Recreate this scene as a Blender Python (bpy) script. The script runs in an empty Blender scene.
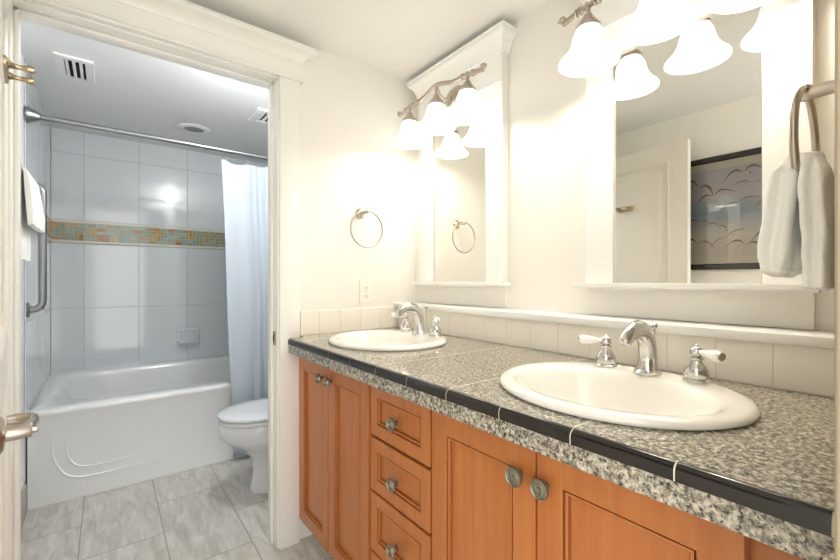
import bpy, bmesh, math, random
from mathutils import Vector, noise
PI = math.pi
random.seed(7)
C = bpy.context.scene.collection

# ------------------------------------------------------------------ camera, world, exposure
cam = bpy.data.objects.new('camera', bpy.data.cameras.new('camera'))
C.objects.link(cam)
cam.location = (0, 0, 1.15)
cam.rotation_euler = (PI / 2, 0, -0.65873)
cam.data.sensor_width = 36
cam.data.lens = 36 * 403.5 / 840
cam.data.clip_start = 0.02
bpy.context.scene.camera = cam
vs = bpy.context.scene.view_settings
vs.view_transform = 'Standard'; vs.look = 'None'; vs.gamma = 1; vs.use_curve_mapping = False
vs.exposure = 0.92
W = bpy.data.worlds.new('world'); bpy.context.scene.world = W; W.use_nodes = True
W.node_tree.nodes['Background'].inputs[0].default_value = (1.0, 0.98, 0.96, 1)
W.node_tree.nodes['Background'].inputs[1].default_value = 1.75
BULB_W = 0.58
SHADE_E = 1.15
TUB_W = 6.6

# ------------------------------------------------------------------ materials
def rgb(r, g, b):
    f = lambda c: (c / 255 / 12.92) if c / 255 <= .04045 else ((c / 255 + .055) / 1.055) ** 2.4
    return (f(r), f(g), f(b), 1)
def mat(name, col, rough=.5, metal=0., coat=0., emis=None, es=0., noise_amt=0., nscale=8., bump=0., bscale=200., spec=None, sheen=0.):
    m = bpy.data.materials.new(name); m.use_nodes = True
    nt = m.node_tree; b = nt.nodes['Principled BSDF']
    b.inputs['Base Color'].default_value = col; b.inputs['Roughness'].default_value = rough
    b.inputs['Metallic'].default_value = metal; b.inputs['Coat Weight'].default_value = coat
    b.inputs['Coat Roughness'].default_value = .05
    if sheen: b.inputs['Sheen Weight'].default_value = sheen
    if spec is not None: b.inputs['Specular IOR Level'].default_value = spec
    if emis: b.inputs['Emission Color'].default_value = emis; b.inputs['Emission Strength'].default_value = es
    tc = nt.nodes.new('ShaderNodeTexCoord')
    if noise_amt:
        n = nt.nodes.new('ShaderNodeTexNoise'); n.inputs['Scale'].default_value = nscale; n.inputs['Detail'].default_value = 4
        nt.links.new(tc.outputs['Object'], n.inputs['Vector'])
        mx = nt.nodes.new('ShaderNodeMix'); mx.data_type = 'RGBA'
        mx.inputs[6].default_value = [c * (1 - noise_amt) for c in col[:3]] + [1]
        mx.inputs[7].default_value = [min(1, c * (1 + noise_amt)) for c in col[:3]] + [1]
        nt.links.new(n.outputs['Fac'], mx.inputs[0]); nt.links.new(mx.outputs[2], b.inputs['Base Color'])
    if bump:
        n = nt.nodes.new('ShaderNodeTexNoise'); n.inputs['Scale'].default_value = bscale; n.inputs['Detail'].default_value = 3
        nt.links.new(tc.outputs['Object'], n.inputs['Vector'])
        bp = nt.nodes.new('ShaderNodeBump'); bp.inputs['Strength'].default_value = bump; bp.inputs['Distance'].default_value = .002
        nt.links.new(n.outputs['Fac'], bp.inputs['Height']); nt.links.new(bp.outputs[0], b.inputs['Normal'])
    return m
def nodes(m): return m.node_tree, m.node_tree.nodes, m.node_tree.links, m.node_tree.nodes['Principled BSDF']
def ramp(nt, stops, interp='LINEAR'):
    r = nt.nodes.new('ShaderNodeValToRGB'); e = r.color_ramp.elements; r.color_ramp.interpolation = interp
    while len(e) < len(stops): e.new(.5)
    for i, (p, c) in enumerate(stops): e[i].position = p; e[i].color = c
    return r

M = {}
M['wall'] = mat('wall_paint', rgb(243, 240, 231), .55, noise_amt=.01, bump=.05, bscale=120)
M['ceil'] = mat('ceiling_paint', rgb(241, 239, 234), .7, noise_amt=.01, bump=.06, bscale=90)
M['wallt'] = mat('shower_wall_paint', rgb(244, 245, 245), .5, noise_amt=.01)
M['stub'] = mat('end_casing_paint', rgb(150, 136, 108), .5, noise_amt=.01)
M['trim'] = mat('trim_paint', rgb(245, 243, 236), .3, noise_amt=.01)
M['white'] = mat('white_gloss_paint', rgb(248, 247, 242), .25, noise_amt=.01)
M['door'] = mat('door_paint', rgb(240, 236, 224), .28, noise_amt=.012)
M['nickel'] = mat('brushed_nickel', rgb(192, 182, 170), .28, 1., noise_amt=.05, nscale=60)
M['nickel_dark'] = mat('antique_nickel', rgb(160, 158, 140), .36, 1., noise_amt=.15, nscale=90)
M['bronze'] = mat('warm_brass_nickel', rgb(190, 172, 142), .25, 1., noise_amt=.08, nscale=80)
M['steel'] = mat('stainless_steel', rgb(160, 162, 165), .3, 1., noise_amt=.04, nscale=80)
M['chrome'] = mat('chrome', rgb(214, 213, 211), .18, 1., noise_amt=.02)
M['china'] = mat('sink_china', rgb(250, 247, 238), .12, coat=.5, noise_amt=.005)
M['acryl'] = mat('tub_acrylic', rgb(245, 247, 248), .18, coat=.4, noise_amt=.005)
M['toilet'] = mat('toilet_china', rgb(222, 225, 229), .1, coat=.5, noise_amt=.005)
M['porcel'] = mat('porcelain_lever', rgb(252, 250, 244), .1, coat=.6, noise_amt=.005)
M['grout'] = mat('grout', rgb(226, 218, 200), .9, noise_amt=.05, nscale=80)
M['grout_cool'] = mat('cool_grout', rgb(176, 178, 176), .9, noise_amt=.05, nscale=80)
M['tile_s'] = mat('backsplash_tile', rgb(250, 244, 232), .12, coat=.3, noise_amt=.02, nscale=4)
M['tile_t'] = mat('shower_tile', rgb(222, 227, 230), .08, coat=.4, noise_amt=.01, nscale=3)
M['liner'] = mat('tile_liner', rgb(232, 228, 216), .2, coat=.3, noise_amt=.02)
M['black'] = mat('black_trim_tile', rgb(30, 26, 24), .12, coat=.2, noise_amt=.1, nscale=30)
M['dark'] = mat('dark_gap', rgb(40, 34, 28), .8, noise_amt=.05)
M['void'] = mat('slot_shadow', rgb(30, 30, 32), .9, noise_amt=.05)
M['plast'] = mat('white_plastic', rgb(246, 243, 232), .3, noise_amt=.005)
M['grill'] = mat('grey_grille', rgb(150, 152, 154), .5, noise_amt=.05, nscale=300)
M['towel'] = mat('terry_cloth', rgb(254, 252, 246), .95, noise_amt=.03, nscale=150, bump=.3, bscale=420, sheen=.2)
M['frame'] = mat('black_picture_frame', rgb(38, 32, 30), .3, noise_amt=.1)
M['mat'] = mat('picture_mat', rgb(232, 226, 208), .8, noise_amt=.01)
for nm, c in dict(m1=(158, 164, 144), m2=(150, 164, 152), m3=(168, 164, 128), m4=(182, 150, 98), m5=(170, 112, 50), m6=(192, 168, 122), m7=(166, 180, 166)).items():
    M[nm] = mat('mosaic_' + {'m1': 'sage', 'm2': 'sea', 'm3': 'olive', 'm4': 'tan', 'm5': 'amber', 'm6': 'sand', 'm7': 'mist'}[nm], rgb(*c), .15, coat=.4, noise_amt=.12, nscale=40)

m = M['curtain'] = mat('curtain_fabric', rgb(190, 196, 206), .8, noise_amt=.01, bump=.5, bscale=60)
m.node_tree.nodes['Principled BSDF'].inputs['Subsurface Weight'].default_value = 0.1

def wood():
    m = mat('maple_wood', rgb(208, 132, 70), .36, coat=.25); nt, N, L, b = nodes(m)
    tc = N.new('ShaderNodeTexCoord'); mp = N.new('ShaderNodeMapping'); mp.inputs['Scale'].default_value = (22, 22, 1.6)
    L.new(tc.outputs['Object'], mp.inputs[0])
    n = N.new('ShaderNodeTexNoise'); n.inputs['Scale'].default_value = 2.2; n.inputs['Detail'].default_value = 7; n.inputs['Distortion'].default_value = .4
    L.new(mp.outputs[0], n.inputs['Vector'])
    r = ramp(nt, [(.25, rgb(178, 104, 50)), (.55, rgb(188, 115, 57)), (.8, rgb(196, 125, 65))])
    L.new(n.outputs['Fac'], r.inputs[0]); L.new(r.outputs[0], b.inputs['Base Color'])
    return m
M['wood'] = wood()
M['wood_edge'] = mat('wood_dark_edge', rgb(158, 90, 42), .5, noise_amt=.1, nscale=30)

def granite(name, joints):
    m = mat(name, rgb(150, 145, 130), .16, coat=.3); nt, N, L, b = nodes(m)
    tc = N.new('ShaderNodeTexCoord'); co = tc.outputs['Object']
    def nz(scale, detail=3, off=0):
        mp = N.new('ShaderNodeMapping'); mp.inputs['Location'].default_value = (off, off, off); L.new(co, mp.inputs[0])
        n = N.new('ShaderNodeTexNoise'); n.inputs['Scale'].default_value = scale; n.inputs['Detail'].default_value = detail
        n.inputs['Roughness'].default_value = .65; L.new(mp.outputs[0], n.inputs['Vector']); return n.outputs['Fac']
    r1 = ramp(nt, [(.36, rgb(84, 81, 72)), (.47, rgb(144, 139, 124)), (.56, rgb(186, 179, 161)), (.68, rgb(216, 208, 188))])
    L.new(nz(125), r1.inputs[0])
    r2 = ramp(nt, [(.37, (1, 1, 1, 1)), (.45, (0, 0, 0, 1))]); L.new(nz(160, 3, 5.3), r2.inputs[0])
    mx = N.new('ShaderNodeMix'); mx.data_type = 'RGBA'; L.new(r2.outputs[0], mx.inputs[0]); L.new(r1.outputs[0], mx.inputs[6]); mx.inputs[7].default_value = rgb(48, 46, 44)
    r3 = ramp(nt, [(.60, (0, 0, 0, 1)), (.66, (1, 1, 1, 1))]); L.new(nz(95, 2, 9.1), r3.inputs[0])
    m2 = N.new('ShaderNodeMix'); m2.data_type = 'RGBA'; L.new(r3.outputs[0], m2.inputs[0]); L.new(mx.outputs[2], m2.inputs[6]); m2.inputs[7].default_value = rgb(150, 138, 118)
    out = m2.outputs[2]
    L.new(out, b.inputs['Base Color']); return m
M['granite'] = granite('granite', True)

def floor_mat():
    m = mat('floor_tile', rgb(200, 196, 186), .3); nt, N, L, b = nodes(m)
    tc = N.new('ShaderNodeTexCoord'); sx = N.new('ShaderNodeSeparateXYZ'); L.new(tc.outputs['Object'], sx.inputs[0])
    # brick rows run along x; feed (y, x) so the long tile side runs along y
    cx = N.new('ShaderNodeCombineXYZ')
    ad = N.new('ShaderNodeMath'); ad.operation = 'ADD'; ad.inputs[1].default_value = 10 * .61 - .025
    ax = N.new('ShaderNodeMath'); ax.operation = 'ADD'; ax.inputs[1].default_value = 10 * .3 - .203 + .3
    L.new(sx.outputs['Y'], ad.inputs[0]); L.new(sx.outputs['X'], ax.inputs[0])
    L.new(ad.outputs[0], cx.inputs[0]); L.new(ax.outputs[0], cx.inputs[1])
    br = N.new('ShaderNodeTexBrick'); br.inputs['Scale'].default_value = 1; br.inputs['Brick Width'].default_value = .61
    br.inputs['Row Height'].default_value = .3; br.inputs['Mortar Size'].default_value = .0022; br.inputs['Mortar Smooth'].default_value = .1
    br.offset = .5; br.inputs['Color1'].default_value = (.2, .2, .2, 1); br.inputs['Color2'].default_value = (.9, .9, .9, 1)
    L.new(cx.outputs[0], br.inputs['Vector'])
    # travertine veins running along y
    mp = N.new('ShaderNodeMapping'); mp.inputs['Scale'].default_value = (11, 2.2, 1); L.new(tc.outputs['Object'], mp.inputs[0])
    va = N.new('ShaderNodeVectorMath'); va.operation = 'ADD'; L.new(mp.outputs[0], va.inputs[0])
    vm = N.new('ShaderNodeVectorMath'); vm.operation = 'SCALE'; vm.inputs['Scale'].default_value = 7; L.new(br.outputs['Color'], vm.inputs[0]); L.new(vm.outputs[0], va.inputs[1])
    n = N.new('ShaderNodeTexNoise'); n.inputs['Scale'].default_value = 2.4; n.inputs['Detail'].default_value = 9; n.inputs['Roughness'].default_value = .62; n.inputs['Distortion'].default_value = .9
    L.new(va.outputs[0], n.inputs['Vector'])
    r = ramp(nt, [(.3, rgb(176, 172, 163)), (.44, rgb(196, 192, 184)), (.56, rgb(208, 205, 198)), (.7, rgb(222, 219, 213))])
    L.new(n.outputs['Fac'], r.inputs[0])
    mx = N.new('ShaderNodeMix'); mx.data_type = 'RGBA'; L.new(br.outputs['Fac'], mx.inputs[0]); L.new(r.outputs[0], mx.inputs[6]); mx.inputs[7].default_value = rgb(150, 145, 134)
    L.new(mx.outputs[2], b.inputs['Base Color'])
    return m
M['floor'] = floor_mat()
M['basetile'] = mat('base_tile', rgb(176, 172, 162), .35, noise_amt=.1, nscale=25)

m = M['mirror'] = mat('mirror_silver', rgb(232, 232, 226), .0, 1.)
def shade_mat():
    m = mat('alabaster_glass', rgb(250, 246, 238), .25, coat=.3); nt, N, L, b = nodes(m)
    tc = N.new('ShaderNodeTexCoord')
    n = N.new('ShaderNodeTexNoise'); n.inputs['Scale'].default_value = 14; n.inputs['Detail'].default_value = 3; n.inputs['Distortion'].default_value = 1.2
    L.new(tc.outputs['Object'], n.inputs['Vector'])
    r = ramp(nt, [(.36, (.35, .35, .35, 1)), (.5, (1, 1, 1, 1))]); L.new(n.outputs['Fac'], r.inputs[0])
    mu = N.new('ShaderNodeMath'); mu.operation = 'MULTIPLY'; mu.inputs[1].default_value = SHADE_E; L.new(r.outputs[0], mu.inputs[0])
    b.inputs['Emission Color'].default_value = (1, .96, .91, 1); L.new(mu.outputs[0], b.inputs['Emission Strength'])
    return m
M['shade'] = shade_mat()
M['bulb'] = mat('lit_bulb', rgb(255, 250, 240), .3, emis=(1, .93, .82, 1), es=14)
M['lens'] = mat('lit_lens', rgb(255, 255, 255), .3, emis=(.92, .97, 1, 1), es=8)
def glass_mat():
    m = bpy.data.materials.new('picture_glass'); m.use_nodes = True; nt = m.node_tree; N = nt.nodes; L = nt.links
    N.remove(N['Principled BSDF']); o = N['Material Output']
    t = N.new('ShaderNodeBsdfTransparent'); g = N.new('ShaderNodeBsdfGlossy'); g.inputs['Roughness'].default_value = .01
    f = N.new('ShaderNodeFresnel'); f.inputs[0].default_value = 1.5; mx = N.new('ShaderNodeMixShader')
    L.new(f.outputs[0], mx.inputs[0]); L.new(t.outputs[0], mx.inputs[1]); L.new(g.outputs[0], mx.inputs[2]); L.new(mx.outputs[0], o.inputs[0])
    return m
M['glass'] = glass_mat()
def art_mat():
    # beach print: pale lilac sky, blue surf band, pale wet sand (z runs up the print)
    m = mat('beach_print', rgb(200, 190, 190), .6); nt, N, L, b = nodes(m)
    tc = N.new('ShaderNodeTexCoord'); mp = N.new('ShaderNodeMapping'); mp.inputs['Scale'].default_value = (3, 3, 22); L.new(tc.outputs['Object'], mp.inputs[0])
    n = N.new('ShaderNodeTexNoise'); n.inputs['Scale'].default_value = 1.6; n.inputs['Detail'].default_value = 6; L.new(mp.outputs[0], n.inputs['Vector'])
    s = N.new('ShaderNodeSeparateXYZ'); L.new(tc.outputs['Object'], s.inputs[0])
    a = N.new('ShaderNodeMath'); a.operation = 'MULTIPLY_ADD'; a.inputs[1].default_value = 1 / .52; a.inputs[2].default_value = .5; L.new(s.outputs['Z'], a.inputs[0])
    c = N.new('ShaderNodeMath'); c.operation = 'MULTIPLY_ADD'; c.inputs[1].default_value = .16; L.new(n.outputs['Fac'], c.inputs[0])
    d = N.new('ShaderNodeMath'); d.operation = 'ADD'; d.inputs[1].default_value = -.08; L.new(a.outputs[0], c.inputs[2]); L.new(c.outputs[0], d.inputs[0])
    r = ramp(nt, [(0, rgb(226, 216, 206)), (.25, rgb(236, 228, 220)), (.38, rgb(206, 210, 216)), (.5, rgb(170, 188, 210)), (.62, rgb(198, 204, 216)), (.68, rgb(220, 212, 220)), (1, rgb(206, 200, 212))])
    L.new(d.outputs[0], r.inputs[0]); L.new(r.outputs[0], b.inputs['Base Color']); return m
M['art'] = art_mat()
M['bird_br'] = mat('bird_brown', rgb(136, 110, 98), .7, noise_amt=.2, nscale=60)
M['bird_gr'] = mat('bird_grey', rgb(176, 160, 150), .7, noise_amt=.15, nscale=60)
M['bird_wh'] = mat('bird_white', rgb(228, 222, 216), .7, noise_amt=.05)

# ------------------------------------------------------------------ mesh builder
def origin(o):
    v = Vector((0, 0, 0))
    while o: v = v + Vector(o.location); o = o.parent
    return v
class MB:
    def __init__(s): s.bm = bmesh.new(); s.mi = 0
    def mark(s, fs):
        for f in fs: f.material_index = s.mi
    def box(s, x0, x1, y0, y1, z0, z1, bev=0., seg=2):
        t = bmesh.new()
        vs_ = [t.verts.new((x, y, z)) for x in (x0, x1) for y in (y0, y1) for z in (z0, z1)]
        for q in ((0, 1, 3, 2), (4, 6, 7, 5), (0, 4, 5, 1), (2, 3, 7, 6), (0, 2, 6, 4), (1, 5, 7, 3)): t.faces.new([vs_[i] for i in q])
        if bev: bmesh.ops.bevel(t, geom=t.edges[:], offset=bev, segments=seg, profile=.5, affect='EDGES', clamp_overlap=True)
        s.merge(t); return s
    def merge(s, t, mtx=None):
        if mtx is not None: t.transform(mtx)
        mp = {v: s.bm.verts.new(v.co) for v in t.verts}
        for f in t.faces:
            try: nf = s.bm.faces.new([mp[v] for v in f.verts]); nf.material_index = s.mi
            except ValueError: pass
        t.free()
    def loft(s, rings, closed=True, cap0=True, cap1=True, wrap=False):
        R = [[s.bm.verts.new(p) for p in r] for r in rings]; n = len(R[0])
        idx = range(len(R)) if wrap else range(len(R) - 1)
        for i in idx:
            a, b = R[i], R[(i + 1) % len(R)]
            for j in range(n if closed else n - 1):
                k = (j + 1) % n
                try: f = s.bm.faces.new((a[j], a[k], b[k], b[j])); f.material_index = s.mi
                except ValueError: pass
        if closed and not wrap:
            if cap0: f = s.bm.faces.new(R[0][::-1]); f.material_index = s.mi
            if cap1: f = s.bm.faces.new(R[-1]); f.material_index = s.mi
        return s
    def lathe(s, prof, c, axis=(0, 0, 1), n=28, cap0=True, cap1=True):
        # prof: list of (radius, height along axis)
        q = Vector((0, 0, 1)).rotation_difference(Vector(axis).normalized()); c = Vector(c)
        rings = [[c + q @ Vector((r * math.cos(2 * PI * k / n), r * math.sin(2 * PI * k / n), h)) for k in range(n)] for r, h in prof]
        return s.loft(rings, True, cap0, cap1)
    def tube(s, pts, rad, n=12, wrap=False, flat=None):
        P = [Vector(p) for p in pts]; m = len(P); rings = []
        rr = rad if isinstance(rad, (list, tuple)) else [rad] * m
        prev = None
        for i in range(m):
            a = P[(i - 1) % m] if (wrap or i > 0) else P[i]; b = P[(i + 1) % m] if (wrap or i < m - 1) else P[i]
            t = (b - a).normalized()
            if prev is None:
                up = Vector((0, 0, 1)) if abs(t.z) < .9 else Vector((0, 1, 0))
                u = t.cross(up).normalized()
            else: u = (prev - t * prev.dot(t)).normalized()
            prev = u; w = t.cross(u)
            fx, fy = (flat[i] if flat else (1, 1))
            rings.append([P[i] + u * rr[i] * fx * math.cos(2 * PI * k / n) + w * rr[i] * fy * math.sin(2 * PI * k / n) for k in range(n)])
        return s.loft(rings, True, True, True, wrap)
    def prism(s, poly, axis, a0, a1):
        # poly in the two other axes, in cyclic order x->(y,z), y->(x,z), z->(x,y)
        def P(u, v, a): return {'x': (a, u, v), 'y': (u, a, v), 'z': (u, v, a)}[axis]
        return s.loft([[P(u, v, a0) for u, v in poly], [P(u, v, a1) for u, v in poly]])
    def ball(s, c, r, n=16, sc=(1, 1, 1)):
        t = bmesh.new(); bmesh.ops.create_uvsphere(t, u_segments=n, v_segments=n // 2 + 2, radius=r)
        for v in t.verts: v.co = Vector(c) + Vector((v.co.x * sc[0], v.co.y * sc[1], v.co.z * sc[2]))
        s.merge(t); return s
    def build(s, name, mats, parent=None, smooth=False, org=None, ang=40):
        if not isinstance(mats, (list, tuple)): mats = [mats]
        bmesh.ops.recalc_face_normals(s.bm, faces=s.bm.faces[:])
        if parent is None and org is None:
            xs = [v.co for v in s.bm.verts]
            org = Vector(((min(v.x for v in xs) + max(v.x for v in xs)) / 2, (min(v.y for v in xs) + max(v.y for v in xs)) / 2, min(v.z for v in xs)))
        base = origin(parent) if parent else Vector(org)
        for v in s.bm.verts: v.co -= base
        me = bpy.data.meshes.new(name); s.bm.to_mesh(me); s.bm.free()
        for x in mats: me.materials.append(M[x])
        if smooth:
            for p in me.polygons: p.use_smooth = True
            me.set_sharp_from_angle(angle=math.radians(ang))
        o = bpy.data.objects.new(name, me); C.objects.link(o)
        if parent: o.parent = parent
        else: o.location = base
        return o
def thing(name, loc, label, cat, group=None):
    o = bpy.data.objects.new(name, None); C.objects.link(o); o.empty_display_size = .05
    o.location = loc; tag(o, label, cat, group); return o
def tag(o, label, cat, group=None):
    o['label'] = label; o['category'] = cat
    if group: o['group'] = group
    return o
def struct(o): o['kind'] = 'structure'; return o
def kids(o): return [c for c in bpy.data.objects if c.parent == o]
def copy_tree(o, delta, label=None):
    def rec(a, par):
        c = a.copy(); C.objects.link(c); c.parent = par
        for ch in kids(a):
            rec(ch, c)
        return c
    ch0 = rec(o, None); ch0.location = Vector(o.location) + Vector(delta)
    if label: ch0['label'] = label
    return ch0
def frame_poly(mb, x0, x1, y0, y1, z0, z1): mb.box(x0, x1, y0, y1, z0, z1)

# ------------------------------------------------------------------ room shell
XL, XR, YB, YB2, YT, YE = -.325, 1.32, 1.74, 1.86, 2.79, 3.86
DL, DR, DH = -.234, .573, 2.011           # clear door opening
CZ, CZT = 2.2, 2.235
XT = 1.2                                  # right wall of the tub room

o = MB().box(XL - .1, XR + .1, -.6, YE + .1, -.08, 0).build('floor', 'floor', org=(0, 0, 0)); struct(o)
o = MB().box(XL - .1, XR + .1, -.07, YB, CZ, CZ + .08).build('ceiling', 'ceil'); struct(o)
o = MB().box(XL - .1, XR + .1, YB2, YE + .1, CZT, CZT + .08).build('ceiling', 'wallt'); struct(o)
mb = MB(); mb.box(XL - .1, XL, -.07, YB2, 0, CZT + .08); mb.mi = 1; mb.box(XL - .1, XL, YB2, YE + .1, 0, CZT + .08)
wall_left = struct(mb.build('wall_left', ['wall', 'wallt']))
wall_right = struct(MB().box(XR, XR + .1, -.07, YB, 0, CZ + .08).build('wall_right', 'wall'))
jt = .016
mb = MB(); mb.box(XL, DL - jt, YB, YB2, 0, CZT + .08); mb.box(DR + jt, XR + .1, YB, YB2, 0, CZT + .08); mb.box(DL - jt, DR + jt, YB, YB2, DH + jt, CZT + .08)
struct(mb.build('wall_back', 'wall'))
wall_tb = struct(MB().box(XL, XT, YE, YE + .1, 0, CZT).build('wall_tub_back', 'wallt'))
wall_tr = struct(MB().box(XT, XT + .1, YB2, YE, 0, CZT).build('wall_tub_right', 'wallt'))
# entry wall stub whose end edges the frame on the right
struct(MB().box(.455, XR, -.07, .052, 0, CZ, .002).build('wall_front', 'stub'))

# tub-room tile facing
def tiles(mb, plane, cuts_u, cuts_v, face, sign, g=.0012, th=.008, skip=None):
    for i in range(len(cuts_u) - 1):
        for j in range(len(cuts_v) - 1):
            u0, u1, v0, v1 = cuts_u[i] + g, cuts_u[i + 1] - g, cuts_v[j] + g, cuts_v[j + 1] - g
            if skip and skip(i, j): continue
            a0, a1 = sorted((face, face - sign * th))
            if plane == 'y': mb.box(u0, u1, a0, a1, v0, v1, .0012, 1)
            else: mb.box(a0, a1, u0, u1, v0, v1, .0012, 1)
ZV = [.47, .942, 1.415, 1.585, 2.065, CZT]
XU = [XL + .007, -.138, .195, .528, .861, XT]
YU = [YT - .03, 3.12, 3.45, YE - .007]
YU[0] = YT - .04
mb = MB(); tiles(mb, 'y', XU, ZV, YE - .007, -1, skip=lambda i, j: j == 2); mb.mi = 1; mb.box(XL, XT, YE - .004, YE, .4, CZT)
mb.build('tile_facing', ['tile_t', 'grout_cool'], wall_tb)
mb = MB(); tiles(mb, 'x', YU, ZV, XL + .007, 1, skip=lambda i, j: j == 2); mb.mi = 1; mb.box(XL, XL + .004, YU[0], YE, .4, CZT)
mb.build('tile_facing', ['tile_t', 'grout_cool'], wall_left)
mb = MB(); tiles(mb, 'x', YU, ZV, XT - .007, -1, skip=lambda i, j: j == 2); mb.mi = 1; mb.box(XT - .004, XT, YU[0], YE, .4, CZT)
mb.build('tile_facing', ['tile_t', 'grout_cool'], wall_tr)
# mosaic band of little two-unit tiles between two liners
def mosaic(plane, u0, u1, face, sign, parent, seed):
    rnd = random.Random(seed); mb = MB(); rows = 5; unit = .0248; z0 = 1.438; nc = int((u1 - u0) / unit)
    unit_u = (u1 - u0) / nc; used = set()
    def put(ua, ub, va, vb, dep, bev=.001):
        a0, a1 = sorted((face, face - sign * dep))
        if plane == 'y': mb.box(ua, ub, a0, a1, va, vb, bev, 1)
        else: mb.box(a0, a1, ua, ub, va, vb, bev, 1)
    mb.mi = 7; put(u0, u1, 1.418, 1.436, .012, .004); put(u0, u1, 1.564, 1.583, .012, .004)
    mb.mi = 8
    a0, a1 = sorted((face, face - sign * .003))
    if plane == 'y': mb.box(u0, u1, a0, a1, 1.43, 1.57)
    else: mb.box(a0, a1, u0, u1, 1.43, 1.57)
    for c in range(nc):
        for r in range(rows):
            if (c, r) in used: continue
            opts = []
            if c + 1 < nc and (c + 1, r) not in used: opts.append((1, 0))
            if r + 1 < rows and (c, r + 1) not in used: opts.append((0, 1))
            d = rnd.choice(opts) if opts else (0, 0)
            used.add((c, r)); used.add((c + d[0], r + d[1]))
            mb.mi = rnd.choices(range(7), [28, 22, 16, 6, 11, 13, 18])[0]
            g = .0011
            put(u0 + c * unit_u + g, u0 + (c + 1 + d[0]) * unit_u - g, z0 + r * unit + g, z0 + (r + 1 + d[1]) * unit - g, .006)
    mb.build('mosaic_band', ['m1', 'm2', 'm3', 'm4', 'm5', 'm6', 'm7', 'liner', 'grout'], parent)
mosaic('y', XL + .008, XT - .008, YE - .003, 1, wall_tb, 3)
mosaic('x', YU[0], YE - .012, XL + .003, -1, wall_left, 5)

# tiled skirting of the tub room, left side
mb = MB(); n = 3
for i in range(n):
    a = YB2 + (YT - .04 - YB2) * i / n; b = YB2 + (YT - .04 - YB2) * (i + 1) / n
    mb.box(XL, XL + .011, a + .001, b - .001, 0, .15, .002, 1)
struct(mb.build('baseboard_left', 'basetile'))

# door lining, stops and casings of the tub-room doorway
mb = MB()
mb.box(DL - jt, DL, YB - .004, YB2 + .004, 0, DH, .002); mb.box(DR, DR + jt, YB - .004, YB2 + .004, 0, DH, .002); mb.box(DL - jt, DR + jt, YB - .004, YB2 + .004, DH, DH + jt, .002)
mb.box(DL, DL + .012, YB + .045, YB + .085, 0, DH, .003); mb.box(DR - .012, DR, YB + .045, YB + .085, 0, DH, .003); mb.box(DL, DR, YB + .045, YB + .085, DH - .012, DH, .003)
lining = struct(mb.build('trim_1', 'trim', smooth=True))
mb = MB(); mb.box(DR - .003, DR + .001, YB + .012, YB + .062, .868, .928, .0015); mb.mi = 1; mb.box(DR - .0036, DR, YB + .028, YB + .042, .883, .912)
sp = mb.build('strike_plate', ['nickel_dark', 'void'], lining); sp['label'] = 'small metal strike plate'
mb = MB()
CO = .667
mb.box(DR + .006, CO, YB - .02, YB, 0, DH + .006, .003); mb.box(XL + .001, DL - .006, YB - .02, YB, 0, DH + .006, .003)
struct(mb.build('trim_2', 'trim', smooth=True))
# head of the casing: bottom bead, frieze board, crown
mb = MB()
mb.prism([(YB, DH + .006), (YB - .028, DH + .006), (YB - .034, DH + .013), (YB - .028, DH + .022), (YB, DH + .022)], 'x', XL, CO + .014)
mb.box(XL, CO + .004, YB - .022, YB, DH + .022, 2.105)
def crown_ring(y_, dx, z): return [(XL, YB, z), (XL, y_, z), (CO + .004 + dx, y_, z), (CO + .004 + dx, YB, z)]
prof = [(0, 2.112), (.006, 2.116), (.008, 2.124), (.014, 2.134), (.026, 2.148), (.042, 2.160), (.052, 2.164), (.056, 2.168), (.056, 2.182), (.060, 2.184), (.060, 2.19)]
mb.loft([crown_ring(YB - .022 - d, d, 2.095 + (z - 2.112) * .72) for d, z in prof], closed=True)
struct(mb.build('trim_3', 'trim', smooth=True, ang=25))

# ledge (furred lower wall), its white cap, backsplash tile
LX = 1.198
struct(MB().box(LX, XR, .052, YB, 0, 1.008).build('wall_ledge', 'wall'))
o = MB().box(LX - .026, XR, .054, YB - .001, 1.008, 1.032, .003).build('trim_4', 'white', smooth=True); struct(o)
TY = [1.731, 1.66, 1.551, 1.442, 1.333, 1.224, 1.115, 1.006, .897, .785, .673, .562, .452, .342, .233, .124, .056]
TX = [.673, .76, .868, .977, 1.086, 1.19]
mb = MB(); ty = TY[::-1]
for i in range(len(ty) - 1): mb.box(LX - .008, LX - .001, ty[i] + .0006, ty[i + 1] - .0006, .907, 1.007, .0015, 1)
mb.mi = 1; mb.box(LX - .0068, LX, .056, 1.731, .905, 1.0075)
tag(mb.build('tile_backsplash', ['tile_s', 'grout']), 'row of cream ceramic backsplash tiles under the white ledge below the mirrors', 'backsplash')
mb = MB()
for i in range(len(TX) - 1): mb.box(TX[i] + .0006, TX[i + 1] - .0006, YB - .009, YB - .001, .907, 1.013, .0015, 1)
mb.mi = 1; mb.box(.673, LX - .008, YB - .0078, YB, .905, 1.012)
tag(mb.build('tile_backsplash', ['tile_s', 'grout']), 'short row of cream ceramic tiles on the end wall below the outlet', 'backsplash')

# ------------------------------------------------------------------ open door with lever and robe hook
hv = Vector((-.236, 1.70, 0)); fv = Vector((-.141, .925, 0)); L_ = (fv - hv).length; ang = math.atan2((fv - hv).y, (fv - hv).x)
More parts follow.
